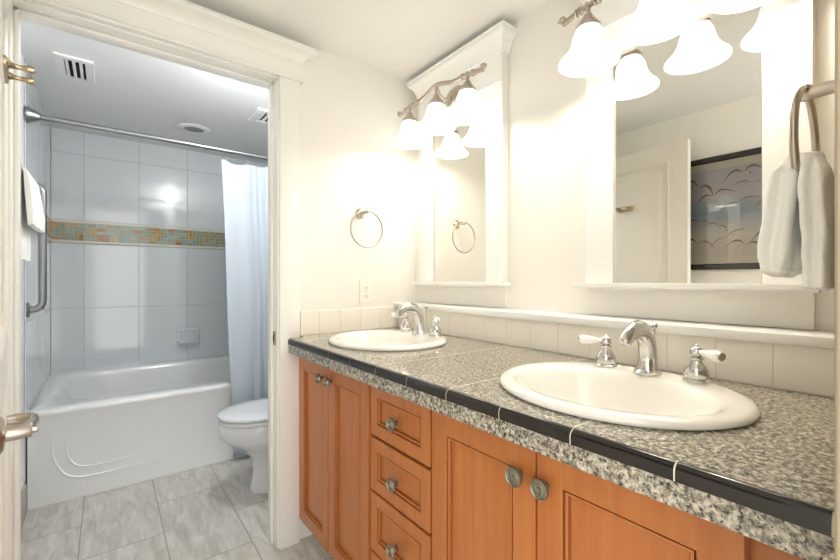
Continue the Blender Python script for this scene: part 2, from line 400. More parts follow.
# local frame: u along leaf from hinge (0) to free edge (L_), n = out of the +x face, z up
ud = (fv - hv).normalized(); nd = Vector((-ud.y, ud.x, 0)); 
if nd.x < 0: nd = -nd
def DP(u, n_, z): return hv + ud * u + nd * n_ + Vector((0, 0, z))
def dbox(mb, u0, u1, n0, n1, z0, z1, bev=0.):
    t = MB(); t.box(u0, u1, n0, n1, z0, z1, bev)
    for v in t.bm.verts: v.co = DP(*v.co)
    mb.merge(t.bm)
door = MB(); T = .036
st = .105
for a, b in ((0, st), (L_ - st, L_)): dbox(door, a, b, -T, 0, .012, 1.995, .001)
rails = [(.012, .22), (.86, 1.0), (1.885, 1.995)]
for a, b in rails: dbox(door, st, L_ - st, -T, 0, a, b)
for a, b in ((.22, .86), (1.0, 1.885)): dbox(door, st, L_ - st, -T + .012, -.012, a, b)
door = struct(door.build('door_1', 'door', org=hv + Vector((0, 0, .012))))
for a, b in ((.22, .86), (1.0, 1.885)):
    mb = MB(); u0, u1 = st, L_ - st
    def rr(i, n_): return [DP(u0 + i, n_, a + i), DP(u1 - i, n_, a + i), DP(u1 - i, n_, b - i), DP(u0 + i, n_, b - i)]
    mb.loft([rr(0, -.001), rr(.006, .003), rr(.014, -.002), rr(.022, -.011)], cap0=False, cap1=False)
    mb.loft([rr(.045, -.012), rr(.07, -.004)], cap0=False, cap1=True)
    mb.build('door_panel', 'door', door)
mb = MB(); lv = .896; lu = (1.70 - .942) / abs(ud.y)
mb.lathe([(.031, 0), (.031, .004), (.026, .008), (.0135, .010), (.0125, .014), (.0125, .040), (.0115, .042), (.006, .042), (.006, .048), (.005, .049)], DP(lu, 0, lv), nd, 26)
P = [DP(lu - t, n_, lv + .001) for t, n_ in ((0, .030), (.015, .034), (.035, .040), (.055, .045), (.070, .045), (.080, .040), (.085, .030), (.086, .018), (.086, .010))]
mb.tube(P, [.008, .0085, .009, .009, .009, .009, .009, .0085, .008], 14, flat=[(.8, 1.1)] * 9)
h = mb.build('lever_handle', 'nickel', door, True); h['label'] = 'brushed nickel lever handle'
mb = MB(); hz = 1.632
def hy2u(y): return (1.70 - y) / abs(ud.y)
ua, ub = hy2u(1.375), hy2u(1.252); n_ = 12; pl_ = []
for k in range(2 * n_):
    a_ = PI / 2 + PI * (k % n_) / (n_ - 1) + (PI if k >= n_ else 0)
    pl_.append(((ua + .015 if k < n_ else ub - .015) + .015 * math.cos(a_), .015 * math.sin(a_)))
mb.loft([[DP(u * f + (ua + ub) / 2 * (1 - f), n0, hz + v * f) for u, v in pl_] for n0, f in ((.0005, 1), (.005, 1), (.008, .88))])
for y in (1.275, 1.345):
    u = hy2u(y)
    mb.tube([DP(u, .006, hz), DP(u, .014, hz), DP(u, .026, hz - .001), DP(u, .034, hz), DP(u, .044, hz), DP(u, .050, hz), DP(u, .0535, hz)], [.011, .007, .0048, .0065, .0088, .0078, .001], 14)
h = mb.build('robe_hook', 'bronze', door, True); h['label'] = 'double-prong brassy robe hook'

# ------------------------------------------------------------------ bathtub
def rrect(x0, x1, y0, y1, r, z, n=8, rl=None):
    pts = []
    for cx, cy, a0, rad in ((x1, y1, 0, r), (x0, y1, 90, rl or r), (x0, y0, 180, rl or r), (x1, y0, 270, r)):
        sx = -1 if cx == x1 else 1; sy = -1 if cy == y1 else 1
        for k in range(n + 1):
            a = math.radians(a0 + 90 * k / n); pts.append((cx + sx * rad + rad * math.cos(a), cy + sy * rad + rad * math.sin(a), z))
    return pts
tx0, tx1, ty0, ty1, tz = XL + .008, XT - .008, YT, YE - .009, .49
mb = MB()
rings = [rrect(tx0, tx1, ty0, ty1, .002, 0.001), rrect(tx0, tx1, ty0, ty1, .002, .44), rrect(tx0, tx1, ty0 - .014, ty1, .002, .46), rrect(tx0, tx1, ty0 - .016, ty1, .004, .478),
         rrect(tx0, tx1, ty0 - .010, ty1, .006, .488), rrect(tx0, tx1, ty0 + .006, ty1, .008, tz)]
ix0, ix1, iy0, iy1 = tx0 + .07, tx1 - .09, ty0 + .10, ty1 - .10
rings += [rrect(ix0, ix1, iy0, iy1, .17, tz, rl=.26), rrect(ix0 + .008, ix1 - .008, iy0 + .008, iy1 - .008, .165, tz - .006, rl=.255),
          rrect(ix0 + .03, ix1 - .012, iy0 + .014, iy1 - .014, .16, .44, rl=.25), rrect(ix0 + .13, ix1 - .04, iy0 + .04, iy1 - .04, .15, .22, rl=.22), rrect(ix0 + .2, ix1 - .08, iy0 + .08, iy1 - .08, .13, .13, rl=.19), rrect(ix0 + .26, ix1 - .14, iy0 + .13, iy1 - .13, .1, .12, rl=.14)]
mb.loft(rings)
tub = thing('bathtub', (.44, 3.3, 0), 'white built-in bathtub with a moulded apron, behind the shower curtain', 'bathtub')
mb.build('tub_body', 'acryl', tub, True, ang=50)
mb = MB()
def swoosh(pts, r):
    # Catmull-Rom through apron points
    P = [Vector((x, ty0 - .001, z)) for x, z in pts]; P = [P[0]] + P + [P[-1]]; out = []
    for i in range(1, len(P) - 2):
        for k in range(8):
            t = k / 8; out.append(.5 * ((2 * P[i]) + (-P[i - 1] + P[i + 1]) * t + (2 * P[i - 1] - 5 * P[i] + 4 * P[i + 1] - P[i + 2]) * t * t + (-P[i - 1] + 3 * P[i] - 3 * P[i + 1] + P[i + 2]) * t ** 3))
    out.append(P[-2]); n = len(out)
    mb.tube(out, [max(.0008, r * math.sin(PI * min(1, max(0, (i + .5) / n))) ** .6) for i in range(n)], 10)
swoosh([(-.222, .36), (-.224, .28), (-.212, .21), (-.175, .14), (-.12, .11), (-.04, .103), (.08, .103), (.24, .108)], .006)
swoosh([(-.170, .325), (-.17, .27), (-.160, .22), (-.135, .18), (-.10, .162), (-.03, .155), (.06, .158), (.13, .165)], .005)
mb.build('apron_relief', 'acryl', tub, True)

# soap dish on the shower wall
mb = MB(); sy = YE - .0155
mb.loft([[(.45, sy, .61), (.61, sy, .61), (.61, sy, .75), (.45, sy, .75)], [(.45, sy - .012, .61), (.61, sy - .012, .61), (.61, sy - .012, .75), (.45, sy - .012, .75)],
         [(.458, sy - .017, .618), (.602, sy - .017, .618), (.602, sy - .017, .742), (.458, sy - .017, .742)], [(.472, sy - .017, .645), (.588, sy - .017, .645), (.588, sy - .017, .73), (.472, sy - .017, .73)],
         [(.48, sy - .004, .65), (.58, sy - .004, .65), (.58, sy - .004, .722), (.48, sy - .004, .722)]])
mb.loft([[(.452, sy - .008, .605), (.608, sy - .008, .605), (.608, sy - .008, .65), (.452, sy - .008, .65)], [(.458, sy - .05, .628), (.602, sy - .05, .628), (.602, sy - .05, .655), (.458, sy - .05, .655)], [(.47, sy - .062, .64), (.59, sy - .062, .64), (.59, sy - .062, .655), (.47, sy - .062, .655)]])
o = mb.build('soap_dish', 'tile_t', smooth=True, ang=30); tag(o, 'white ceramic soap dish set in the tiled wall above the bathtub', 'soap dish')

# grab bar
mb = MB(); gx = XL + .008; gy = 2.80
P = [(gx + .004, gy, 1.0)] + [(gx + .03, gy, 1.0)] + [(gx + .05 - .022 * math.cos(a) + .002 - .0, gy, 1.024 - .022 * math.sin(a)) for a in (PI / 2, PI * .33, PI * .16, 0)]
gx2 = gx + .055
def arc(cx, cz, r, a0, a1, n=7): return [(cx + r * math.cos(math.radians(a0 + (a1 - a0) * k / n)), gy, cz + r * math.sin(math.radians(a0 + (a1 - a0) * k / n))) for k in range(n + 1)]
P = [(gx + .002, gy, 1.0)] + arc(gx2 - .04, 1.04, .04, -90, 0) + arc(gx2 - .04, 1.59, .04, 0, 90) + [(gx + .002, gy, 1.63)]
mb.tube(P, .0165, 16)
gb = thing('grab_bar', (gx, gy, 1.0), 'vertical stainless steel grab bar on the tiled wall at the left end of the tub', 'grab bar')
mb.build('bar', 'steel', gb, True)
for z in (1.0, 1.63):
    MB().lathe([(.038, .0), (.038, .004), (.03, .009), (.018, .011)], (gx, gy, z), (1, 0, 0)).build('mounting_flange', 'steel', gb, True)

# shower rod and curtain
RY, RZ = 2.765, 1.967
rod = thing('shower_curtain_rod', (.44, RY, RZ), 'straight chrome shower curtain rod spanning above the front of the tub', 'curtain rod')
mb = MB(); mb.tube([(XL + .012, RY, RZ), (XT - .012, RY, RZ)], .0135, 18); mb.build('rod', 'steel', rod, True)
for x, s in ((XL + .0075, 1), (XT - .0075, -1)):
    MB().lathe([(.042, 0), (.042, .005), (.037, .012), (.028, .032), (.020, .046), (.017, .05)], (x, RY, RZ), (s, 0, 0)).build('end_flange', 'steel', rod, True)
hooks = [.588, .718, .79, .845, .90, .955, 1.01, 1.07, 1.13]
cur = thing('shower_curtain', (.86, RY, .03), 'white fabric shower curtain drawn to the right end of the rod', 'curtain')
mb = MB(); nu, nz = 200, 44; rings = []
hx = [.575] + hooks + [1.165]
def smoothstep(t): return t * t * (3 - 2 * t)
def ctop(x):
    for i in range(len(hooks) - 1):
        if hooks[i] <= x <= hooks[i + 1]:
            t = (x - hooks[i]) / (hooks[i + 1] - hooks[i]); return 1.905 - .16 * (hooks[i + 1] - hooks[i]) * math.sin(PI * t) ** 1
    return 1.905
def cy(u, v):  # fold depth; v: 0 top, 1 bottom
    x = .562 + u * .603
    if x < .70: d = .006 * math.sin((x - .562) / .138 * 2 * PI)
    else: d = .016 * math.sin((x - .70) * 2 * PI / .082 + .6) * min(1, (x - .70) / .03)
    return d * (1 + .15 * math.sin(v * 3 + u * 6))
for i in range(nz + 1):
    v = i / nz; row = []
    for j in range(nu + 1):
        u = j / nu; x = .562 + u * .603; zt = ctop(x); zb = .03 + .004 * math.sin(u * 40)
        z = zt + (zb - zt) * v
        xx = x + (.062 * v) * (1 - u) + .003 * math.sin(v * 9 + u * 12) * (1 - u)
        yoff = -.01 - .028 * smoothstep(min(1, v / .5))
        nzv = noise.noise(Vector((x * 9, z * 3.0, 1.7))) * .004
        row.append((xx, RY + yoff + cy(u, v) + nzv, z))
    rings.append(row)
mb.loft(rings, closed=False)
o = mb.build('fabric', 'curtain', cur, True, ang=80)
sd = o.modifiers.new('thick', 'SOLIDIFY'); sd.thickness = .0015; sd.offset = 0
mb = MB()
for k, x in enumerate(hooks):
    mb = MB(); zt = ctop(x)
    mb.tube([(x, RY + .0165 * math.sin(a), RZ - .004 + .0195 * math.cos(a)) for a in [2 * PI * q / 18 for q in range(18)]], .0014, 6, wrap=True)
    mb.tube([(x, RY, RZ - .023), (x, RY - .004, RZ - .045), (x, RY - .008, zt - .012)], .0014, 6)
    mb.build('curtain_hook', 'chrome', cur, True)

# ------------------------------------------------------------------ toilet (faces -x)
TYc = 2.30; TS = .014
def egg(x0, x1, hw, z, n=40, sq=1.0):
    x0 += TS; cx = (x0 + x1) / 2; a = (x1 - x0) / 2; pts = []
    for k in range(n):
        t = 2 * PI * k / n; c, s_ = math.cos(t), math.sin(t)
        w = hw * (1 - .10 * (-c if c < 0 else 0) ** 2) * (abs(s_) ** (.9) * (1 if s_ >= 0 else -1))
        pts.append((cx + a * c, TYc + w, z))
    return pts
toi = thing('toilet', (.8, TYc, 0), 'white china toilet with closed lid, partly hidden by the door frame', 'toilet')
mb = MB()
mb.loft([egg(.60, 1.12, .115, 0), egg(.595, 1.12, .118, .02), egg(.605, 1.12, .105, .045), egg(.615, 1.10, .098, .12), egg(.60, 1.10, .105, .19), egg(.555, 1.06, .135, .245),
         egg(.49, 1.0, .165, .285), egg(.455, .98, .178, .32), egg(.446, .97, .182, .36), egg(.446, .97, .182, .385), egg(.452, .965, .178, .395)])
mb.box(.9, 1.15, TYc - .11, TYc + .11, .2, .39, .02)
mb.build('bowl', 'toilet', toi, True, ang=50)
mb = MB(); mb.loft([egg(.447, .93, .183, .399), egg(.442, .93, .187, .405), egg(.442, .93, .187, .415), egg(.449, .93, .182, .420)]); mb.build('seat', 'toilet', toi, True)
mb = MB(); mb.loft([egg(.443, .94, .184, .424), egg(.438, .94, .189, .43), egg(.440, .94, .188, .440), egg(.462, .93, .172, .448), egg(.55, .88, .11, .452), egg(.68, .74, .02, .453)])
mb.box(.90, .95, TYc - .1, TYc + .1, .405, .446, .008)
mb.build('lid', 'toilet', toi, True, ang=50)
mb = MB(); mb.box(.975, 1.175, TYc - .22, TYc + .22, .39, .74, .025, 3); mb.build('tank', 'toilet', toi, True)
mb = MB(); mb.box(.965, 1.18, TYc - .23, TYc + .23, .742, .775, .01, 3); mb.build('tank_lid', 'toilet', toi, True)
mb = MB(); mb.tube([(.975, TYc + .15, .68), (.958, TYc + .15, .68)], .012); mb.tube([(.958, TYc + .15, .68), (.95, TYc + .1, .675)], .006); mb.build('flush_lever', 'chrome', toi, True)

# ------------------------------------------------------------------ tub-room ceiling fittings
def vent(x0, x1, y0, y1, nslat, label, vert=True):
    t = thing('ceiling_vent', ((x0 + x1) / 2, (y0 + y1) / 2, CZT - .012), label, 'vent')
    mb = MB(); fw = .034; z0, z1 = CZT - .012, CZT - .0005
    mb.box(x0, x1, y0, y0 + fw, z0, z1, .002); mb.box(x0, x1, y1 - fw, y1, z0, z1, .002); mb.box(x0, x0 + fw, y0 + fw, y1 - fw, z0, z1, .002); mb.box(x1 - fw, x1, y0 + fw, y1 - fw, z0, z1, .002)
    mb.build('vent_frame', 'wallt', t)
    MB().box(x0 + fw, x1 - fw, y0 + fw, y1 - fw, z1 - .002, z1 - .0005).build('vent_backing', 'void', t)
    for i in range(nslat):
        w = (x1 - x0 - 2 * fw) / nslat; a = x0 + fw + i * w
        MB().box(a + .004, a + w - .011, y0 + fw, y1 - fw, z0 + .001, z0 + .007).build('slat', 'wallt', t)
vent(-.205, -.055, 2.575, 2.86, 3, 'square white ceiling vent with dark slots at the left of the tub-room ceiling')
vent(.748, .92, 2.63, 2.86, 3, 'white ceiling vent with dark slots above the shower curtain')
t = thing('ceiling_speaker', (.49, 3.28, CZT), 'round ceiling fitting with a grey centre above the bathtub', 'ceiling fitting')
MB().lathe([(.105, 0), (.105, -.003), (.098, -.008), (.066, -.010), (.062, -.004)], (.49, 3.28, CZT - .0005), n=36, cap1=False).build('ring', 'wallt', t, True)
MB().lathe([(.063, -.004), (.05, -.009), (.02, -.011)], (.49, 3.28, CZT - .0005), n=30).build('grille', 'grill', t, True)
t = thing('ceiling_light', (.60, 2.03, CZT), 'small round ceiling light glowing behind the door head in the tub room', 'ceiling light')
MB().lathe([(.075, 0), (.075, -.008), (.07, -.012), (.06, -.012)], (.60, 2.03, CZT - .0005), n=36).build('base_ring', 'wallt', t, True)
MB().lathe([(.066, -.012), (.064, -.02), (.055, -.03), (.035, -.037), (.001, -.040)], (.60, 2.03, CZT - .0005), n=30).build('glass_dome', 'lens', t, True)
ld = bpy.data.lights.new('ceiling_lamp', 'POINT'); ld.shadow_soft_size = .04; ld.energy = TUB_W; ld.color = (.95, .98, 1)
lo = bpy.data.objects.new('lamp', ld); C.objects.link(lo); lo.parent = t; lo.location = (0, 0, -.10)
ld = bpy.data.lights.new('ceiling_lamp_down', 'AREA'); ld.shape = 'DISK'; ld.size = .11; ld.energy = TUB_W * .15; ld.color = (.95, .98, 1)
lo = bpy.data.objects.new('lamp', ld); C.objects.link(lo); lo.parent = t; lo.location = (0, 0, -.044)

# towel bar and folded towel, left wall of the tub room
tb = thing('towel_bar', (XL, 2.3, 1.56), 'metal towel bar on the left wall under the folded towel', 'towel bar')
bz = 1.565; bx = XL + .065
mb = MB(); mb.tube([(bx, 2.02, bz), (bx, 2.46, bz)], .008, 12); mb.build('bar', 'nickel', tb, True)
for y in (2.03, 2.45):
    MB().lathe([(.022, 0), (.022, .004), (.012, .01), (.010, .065), (.012, .072)], (XL + .0005, y, bz), (1, 0, 0), 18).build('post', 'nickel', tb, True)
mb = MB(); y0, y1 = 2.10, 2.435; rings = []; ny = 30
for j in range(ny + 1):
    y = y0 + (y1 - y0) * j / ny
    w = .004 * math.sin(j * .9) ; e = .002 * math.sin(j * 2.3)
    o_, i_ = .018, .0085
    prof = [(bx - .018 - w, 1.235 + e), (bx - .021, 1.30), (bx - .022 - w, 1.45), (bx - .018, 1.555), (bx - .008, 1.583), (bx + .006, 1.585), (bx + .02, 1.565), (bx + .030, 1.50), (bx + .036 + w, 1.42), (bx + .036 + w, 1.362 + e),
            (bx + .022 + w, 1.358 + e), (bx + .018, 1.42), (bx + .014, 1.50), (bx + .010, 1.560), (bx + .0, 1.5745), (bx - .009, 1.567), (bx - .0095, 1.5), (bx - .006 - w, 1.40), (bx - .004 - w, 1.30), (bx - .006 - w, 1.232 + e)]
    rings.append([(px + noise.noise(Vector((px * 60, y * 60, pz * 60))) * .0015, y, pz) for px, pz in prof])
mb.loft(rings)
tag(mb.build('bath_towel', 'towel', smooth=True, ang=60), 'folded white towel hanging beside the grab bar at the left', 'towel')

# ------------------------------------------------------------------ vanity cabinets
CX = .662   # plane of the door faces
CF = .682   # face frame
CB, CT = .105, .845
def panel_front(mb, y0, y1, z0, z1, sw=.052):
    t = .019; x0, x1 = CX, CX + t
    mb.box(x0, x1, y0, y0 + sw, z0, z1, .0022); mb.box(x0, x1, y1 - sw, y1, z0, z1, .0022)
    mb.box(x0 + .0002, x1, y0 + sw - .002, y1 - sw + .002, z0, z0 + sw, .0015); mb.box(x0 + .0002, x1, y0 + sw - .002, y1 - sw + .002, z1 - sw, z1, .0015)
    mb.box(x0 + .012, x1 - .002, y0 + sw - .004, y1 - sw + .004, z0 + sw - .004, z1 - sw + .004)
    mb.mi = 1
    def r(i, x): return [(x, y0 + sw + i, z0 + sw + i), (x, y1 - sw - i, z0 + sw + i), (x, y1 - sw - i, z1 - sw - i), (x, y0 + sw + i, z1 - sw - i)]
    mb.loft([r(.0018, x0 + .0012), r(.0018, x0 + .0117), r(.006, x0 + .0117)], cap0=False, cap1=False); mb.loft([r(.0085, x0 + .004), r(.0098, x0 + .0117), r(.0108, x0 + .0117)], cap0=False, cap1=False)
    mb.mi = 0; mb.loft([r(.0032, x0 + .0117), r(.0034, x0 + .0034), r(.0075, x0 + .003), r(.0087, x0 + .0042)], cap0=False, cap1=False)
def knob(y, z, parent, s=1.):
    mb = MB(); s = s * 1.18; pr = [(.009, 0), (.009, .002), (.0055, .004), (.0055, .013), (.010, .017), (.0168, .018), (.0175, .021), (.0165, .0242), (.0145, .0248), (.0135, .0232), (.0100, .0232), (.0092, .0246), (.0075, .0246), (.0068, .0228), (.0035, .0228), (.003, .0252), (.0005, .0262)]
    mb.lathe([(r * s, h) for r, h in pr], (CX + .0005, y, z), (-1, 0, 0), 28)
    return mb.build('knob', 'nickel_dark', parent, True, ang=30)
def carcass(t, y0, y1, left_end=False):
    mb = MB()
    mb.box(CF, CF + .02, y0, y0 + .03, CB, CT); mb.box(CF, CF + .02, y1 - .03, y1, CB, CT)
    mb.box(CF, CF + .02, y0 + .03, y1 - .03, CB, CB + .03); mb.box(CF, CF + .02, y0 + .03, y1 - .03, CT - .03, CT)
    mb.box(CF + .02, LX - .002, y0, y0 + .016, CB, CT); mb.box(CF + .02, LX - .002, y1 - .016, y1, CB, CT)
    mb.box(CF + .02, LX - .002, y0 + .016, y1 - .016, CB, CB + .016); mb.box(LX - .014, LX - .002, y0 + .016, y1 - .016, CB + .016, CT)
    mb.box(CF + .012, CF + .02, y0 + .03, y1 - .03, CB + .03, CT - .03)
    mb.build('body', 'wood', t)
    MB().box(CF + .07, CF + .085, y0, y1, .001, CB).build('toe_kick', 'trim', t)
DT, DB = .820, .112
v1 = thing('vanity_cabinet', (.92, 1.42, 0), 'two-door maple vanity cabinet nearest the doorway, under the far sink', 'cabinet')
carcass(v1, 1.121, 1.7195)
for a, b, ky in ((1.429, 1.7195, 1.475), (1.130, 1.424, 1.400)):
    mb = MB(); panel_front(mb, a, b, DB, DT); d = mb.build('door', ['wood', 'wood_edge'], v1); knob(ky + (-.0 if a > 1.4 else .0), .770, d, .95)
v2 = thing('drawer_cabinet', (.92, .965, 0), 'narrow maple drawer unit between the two door cabinets', 'cabinet')
carcass(v2, .809, 1.120)
for i, (a, b, kz) in enumerate(((.662, .820, .735), (.488, .652, .560), (.297, .480, .372), (DB, .289, .2))):
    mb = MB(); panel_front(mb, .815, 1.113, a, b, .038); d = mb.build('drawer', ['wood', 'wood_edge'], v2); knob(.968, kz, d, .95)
v3 = thing('vanity_cabinet', (.92, .43, 0), 'wide two-door maple vanity cabinet in the foreground under the near sink', 'cabinet')
carcass(v3, .056, .808)
for a, b, ky in ((.487, .806, .524), (.158, .483, .463)):
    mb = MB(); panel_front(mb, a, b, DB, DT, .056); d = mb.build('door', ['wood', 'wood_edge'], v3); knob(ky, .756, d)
# ------------------------------------------------------------------ worktop
top = thing('countertop', (.9, .9, .84), 'speckled grey granite tile vanity worktop with a black rounded edge', 'countertop')
SINKS = [(.889, 1.362), (.881, .447)]; SA, SB = .227, .254
bm = bmesh.new(); F0 = .609
def edge_loop(pts):
    vv = [bm.verts.new(p) for p in pts]; return [bm.edges.new((vv[i], vv[(i + 1) % len(vv)])) for i in range(len(vv))]
es = edge_loop([(F0, .056, .905), (LX - .001, .056, .905), (LX - .001, 1.733, .905), (.669, 1.733, .905), (.669, 1.676, .905), (F0, 1.676, .905)])
for cx, cy0 in SINKS: es += edge_loop([(cx + (SA - .03) * math.cos(a), cy0 + (SB - .03) * math.sin(a), .905) for a in [2 * PI * k / 48 for k in range(48)]])
bmesh.ops.triangle_fill(bm, use_beauty=True, use_dissolve=False, edges=es)
ge = bmesh.ops.extrude_face_region(bm, geom=bm.faces[:]); 
for v in ge['geom']:
    if isinstance(v, bmesh.types.BMVert): v.co.z -= .03
mb = MB(); mb.merge(bm)
mb.mi = 1
for y in (.069, .374, .679, .984, 1.289, 1.594):       # tile joints, filled flush with grout
    for xa, xb in ((F0 + .001, 1.189),):
        def inside(x, y=y): return any(((x - cx) / (SA - .02)) ** 2 + ((y - c) / (SB - .02)) ** 2 < 1 for cx, c in SINKS)
        x = xa
        while x < xb:
            x2 = min(xb, x + .01)
            if not inside(x) and not inside(x2): mb.box(x, x2, y - .0008, y + .0008, .903, .9052)
            x = x2
mb.build('slab', ['granite', 'grout'], top)
mb = MB(); ys = [.056, .374, .679, .984, 1.289, 1.594, 1.676]
for a, b in zip(ys, ys[1:]): mb.box(.599, F0 - .0005, a + (.0008 if a > .06 else 0), b - .0008, .846, .881)
mb.mi = 1; mb.box(.601, F0 + .01, .056, 1.6755, .847, .882)
mb.build('front_strip', ['granite', 'grout'], top)
def bullnose(r0=0.):
    pts = [(.6085, .8815), (.597 - r0, .8815)]
    for k in range(9):
        a = PI * (1 - .5 * k / 8); pts.append((.608 + (.0115 + r0) * math.cos(a), .893 + (.0125 + r0) * math.sin(a)))
    pts += [(.6095, .9055 + r0), (.6095, .8815)]
    return pts
mb = MB(); ys = [.056, .069, .218, .371, .523, .677, .829, .979, 1.131, 1.283, 1.435, 1.587, 1.676]
for a, b in zip(ys, ys[1:]): mb.prism(bullnose(), 'y', a + .0012, b - .0012)
mb.mi = 1; mb.prism(bullnose(-.0008), 'y', .056, 1.6755)
h = mb.build('edge_trim', ['black', 'grout'], top, True, ang=50); h['label'] = 'glossy black rounded edge tiles'

# ------------------------------------------------------------------ sinks and faucets
def oval(cx, cy0, a, b, z, n=56): return [(cx + a * math.cos(2 * PI * k / n), cy0 + b * math.sin(2 * PI * k / n), z) for k in range(n)]
def make_sink(cx, cy0, label):
    t = thing('sink', (cx, cy0, .9055), label, 'sink')
    z = .9055; mb = MB(); bc = cx - .022
    R = [oval(cx, cy0, SA - .005, SB - .005, z), oval(cx, cy0, SA, SB, z + .003), oval(cx, cy0, SA, SB, z + .009), oval(cx, cy0, SA - .006, SB - .006, z + .015), oval(cx, cy0, SA - .018, SB - .018, z + .0175),
         oval(cx - .004, cy0, SA - .035, SB - .034, z + .016), oval(bc, cy0, .166, .212, z + .0145), oval(bc, cy0, .158, .204, z + .009), oval(bc, cy0, .148, .192, z - .010), oval(bc, cy0, .128, .168, z - .06), oval(bc, cy0, .095, .125, z - .105), oval(bc, cy0, .05, .06, z - .128), oval(bc, cy0, .024, .024, z - .133)]
    # outside of the bowl
    B = [oval(bc, cy0, .024, .024, z - .143), oval(bc, cy0, .10, .13, z - .12), oval(bc, cy0, .15, .19, z - .05), oval(bc, cy0, .160, .205, z - .001)]
    mb.loft(R + B, wrap=True); mb.build('basin', 'china', t, True, ang=60)
    mb = MB(); mb.lathe([(.0255, 0), (.0255, .003), (.02, .004), (.017, .001), (.001, .001)], (bc, cy0, z - .1345), n=24); mb.build('drain', 'chrome', t, True)
    return t
s1 = make_sink(*SINKS[0], 'oval white drop-in sink at the far end of the counter')
s2 = make_sink(*SINKS[1], 'oval white drop-in sink in the foreground of the counter')

def make_faucet(bx, by, label):
    t = thing('faucet', (bx, by, .922), label, 'faucet'); z = .9215
    mb = MB()
    mb.lathe([(.031, 0), (.031, .004), (.028, .007), (.025, .010)], (bx, by, z), n=28)
    pts = [(0, .006), (0, .02), (0, .04), (-.002, .06), (-.007, .08), (-.017, .096), (-.032, .107), (-.052, .112), (-.074, .110), (-.094, .102), (-.108, .092), (-.113, .086)]
    rad = [.026, .0225, .0205, .0205, .0215, .0225, .0225, .0220, .0205, .0190, .0170, .0155]
    P = [(bx + a, by, z + b) for a, b in pts]
    flat = [(1.0, 1.0)] * 4 + [(1.02, .95), (1.03, .85), (1.03, .75), (1.03, .68), (1.03, .65), (1, .68), (1, .75), (1, .8)]
    mb.tube(P, rad, 24, flat=flat)
    mb.lathe([(.011, 0), (.011, .008), (.009, .009)], (bx - .111, by, z + .090), (-.45, 0, -1), 18)
    mb.build('spout', 'chrome', t, True)
    mb = MB(); mb.tube([(bx + .036, by, z + .003), (bx + .036, by, z + .09), (bx + .036, by, z + .108)], [.0025, .0025, .004]); mb.lathe([(.004, 0), (.009, .006), (.0095, .010), (.005, .016), (.001, .018)], (bx + .036, by, z + .106), n=16)
    mb.build('lift_rod', 'chrome', t, True)
    for s in (1, -1):
        y = by + s * .104; mb = MB()
        mb.lathe([(.026, 0), (.027, .003), (.025, .006), (.021, .008), (.0235, .014), (.0245, .020), (.023, .028), (.018, .036), (.012, .043), (.0105, .048), (.014, .051), (.014, .054), (.009, .057)], (bx, y, z), n=30)
        mb.ball((bx, y, z + .067), .0135, 20); mb.ball((bx, y, z + .081), .004, 10)
        k = mb.build('valve_handle', 'chrome', t, True, ang=50)
        d = Vector((-.55, s * .83, .02)).normalized(); c = Vector((bx, y, z + .067))
        mb = MB(); mb.tube([c + d * .010, c + d * .020], [.006, .0055], 14); mb.build('lever_collar', 'chrome', k, True)
        mb = MB(); mb.lathe([(.0095, 0), (.0085, .004), (.004, .005)], c + d * .0665, d, 18); mb.build('lever_cap', 'chrome', k, True)
        mb = MB(); mb.tube([c + d * q for q in (.018, .024, .034, .046, .057, .064, .067)], [.0060, .0072, .0098, .0122, .0132, .0124, .0098], 18); p = mb.build('porcelain_lever', 'porcel', k, True); p['label'] = 'white porcelain lever'
    return t
f1 = make_faucet(1.052, 1.362, 'chrome faucet with white levers at the far sink')
f2 = make_faucet(1.047, .441, 'chrome faucet with white levers at the near sink')

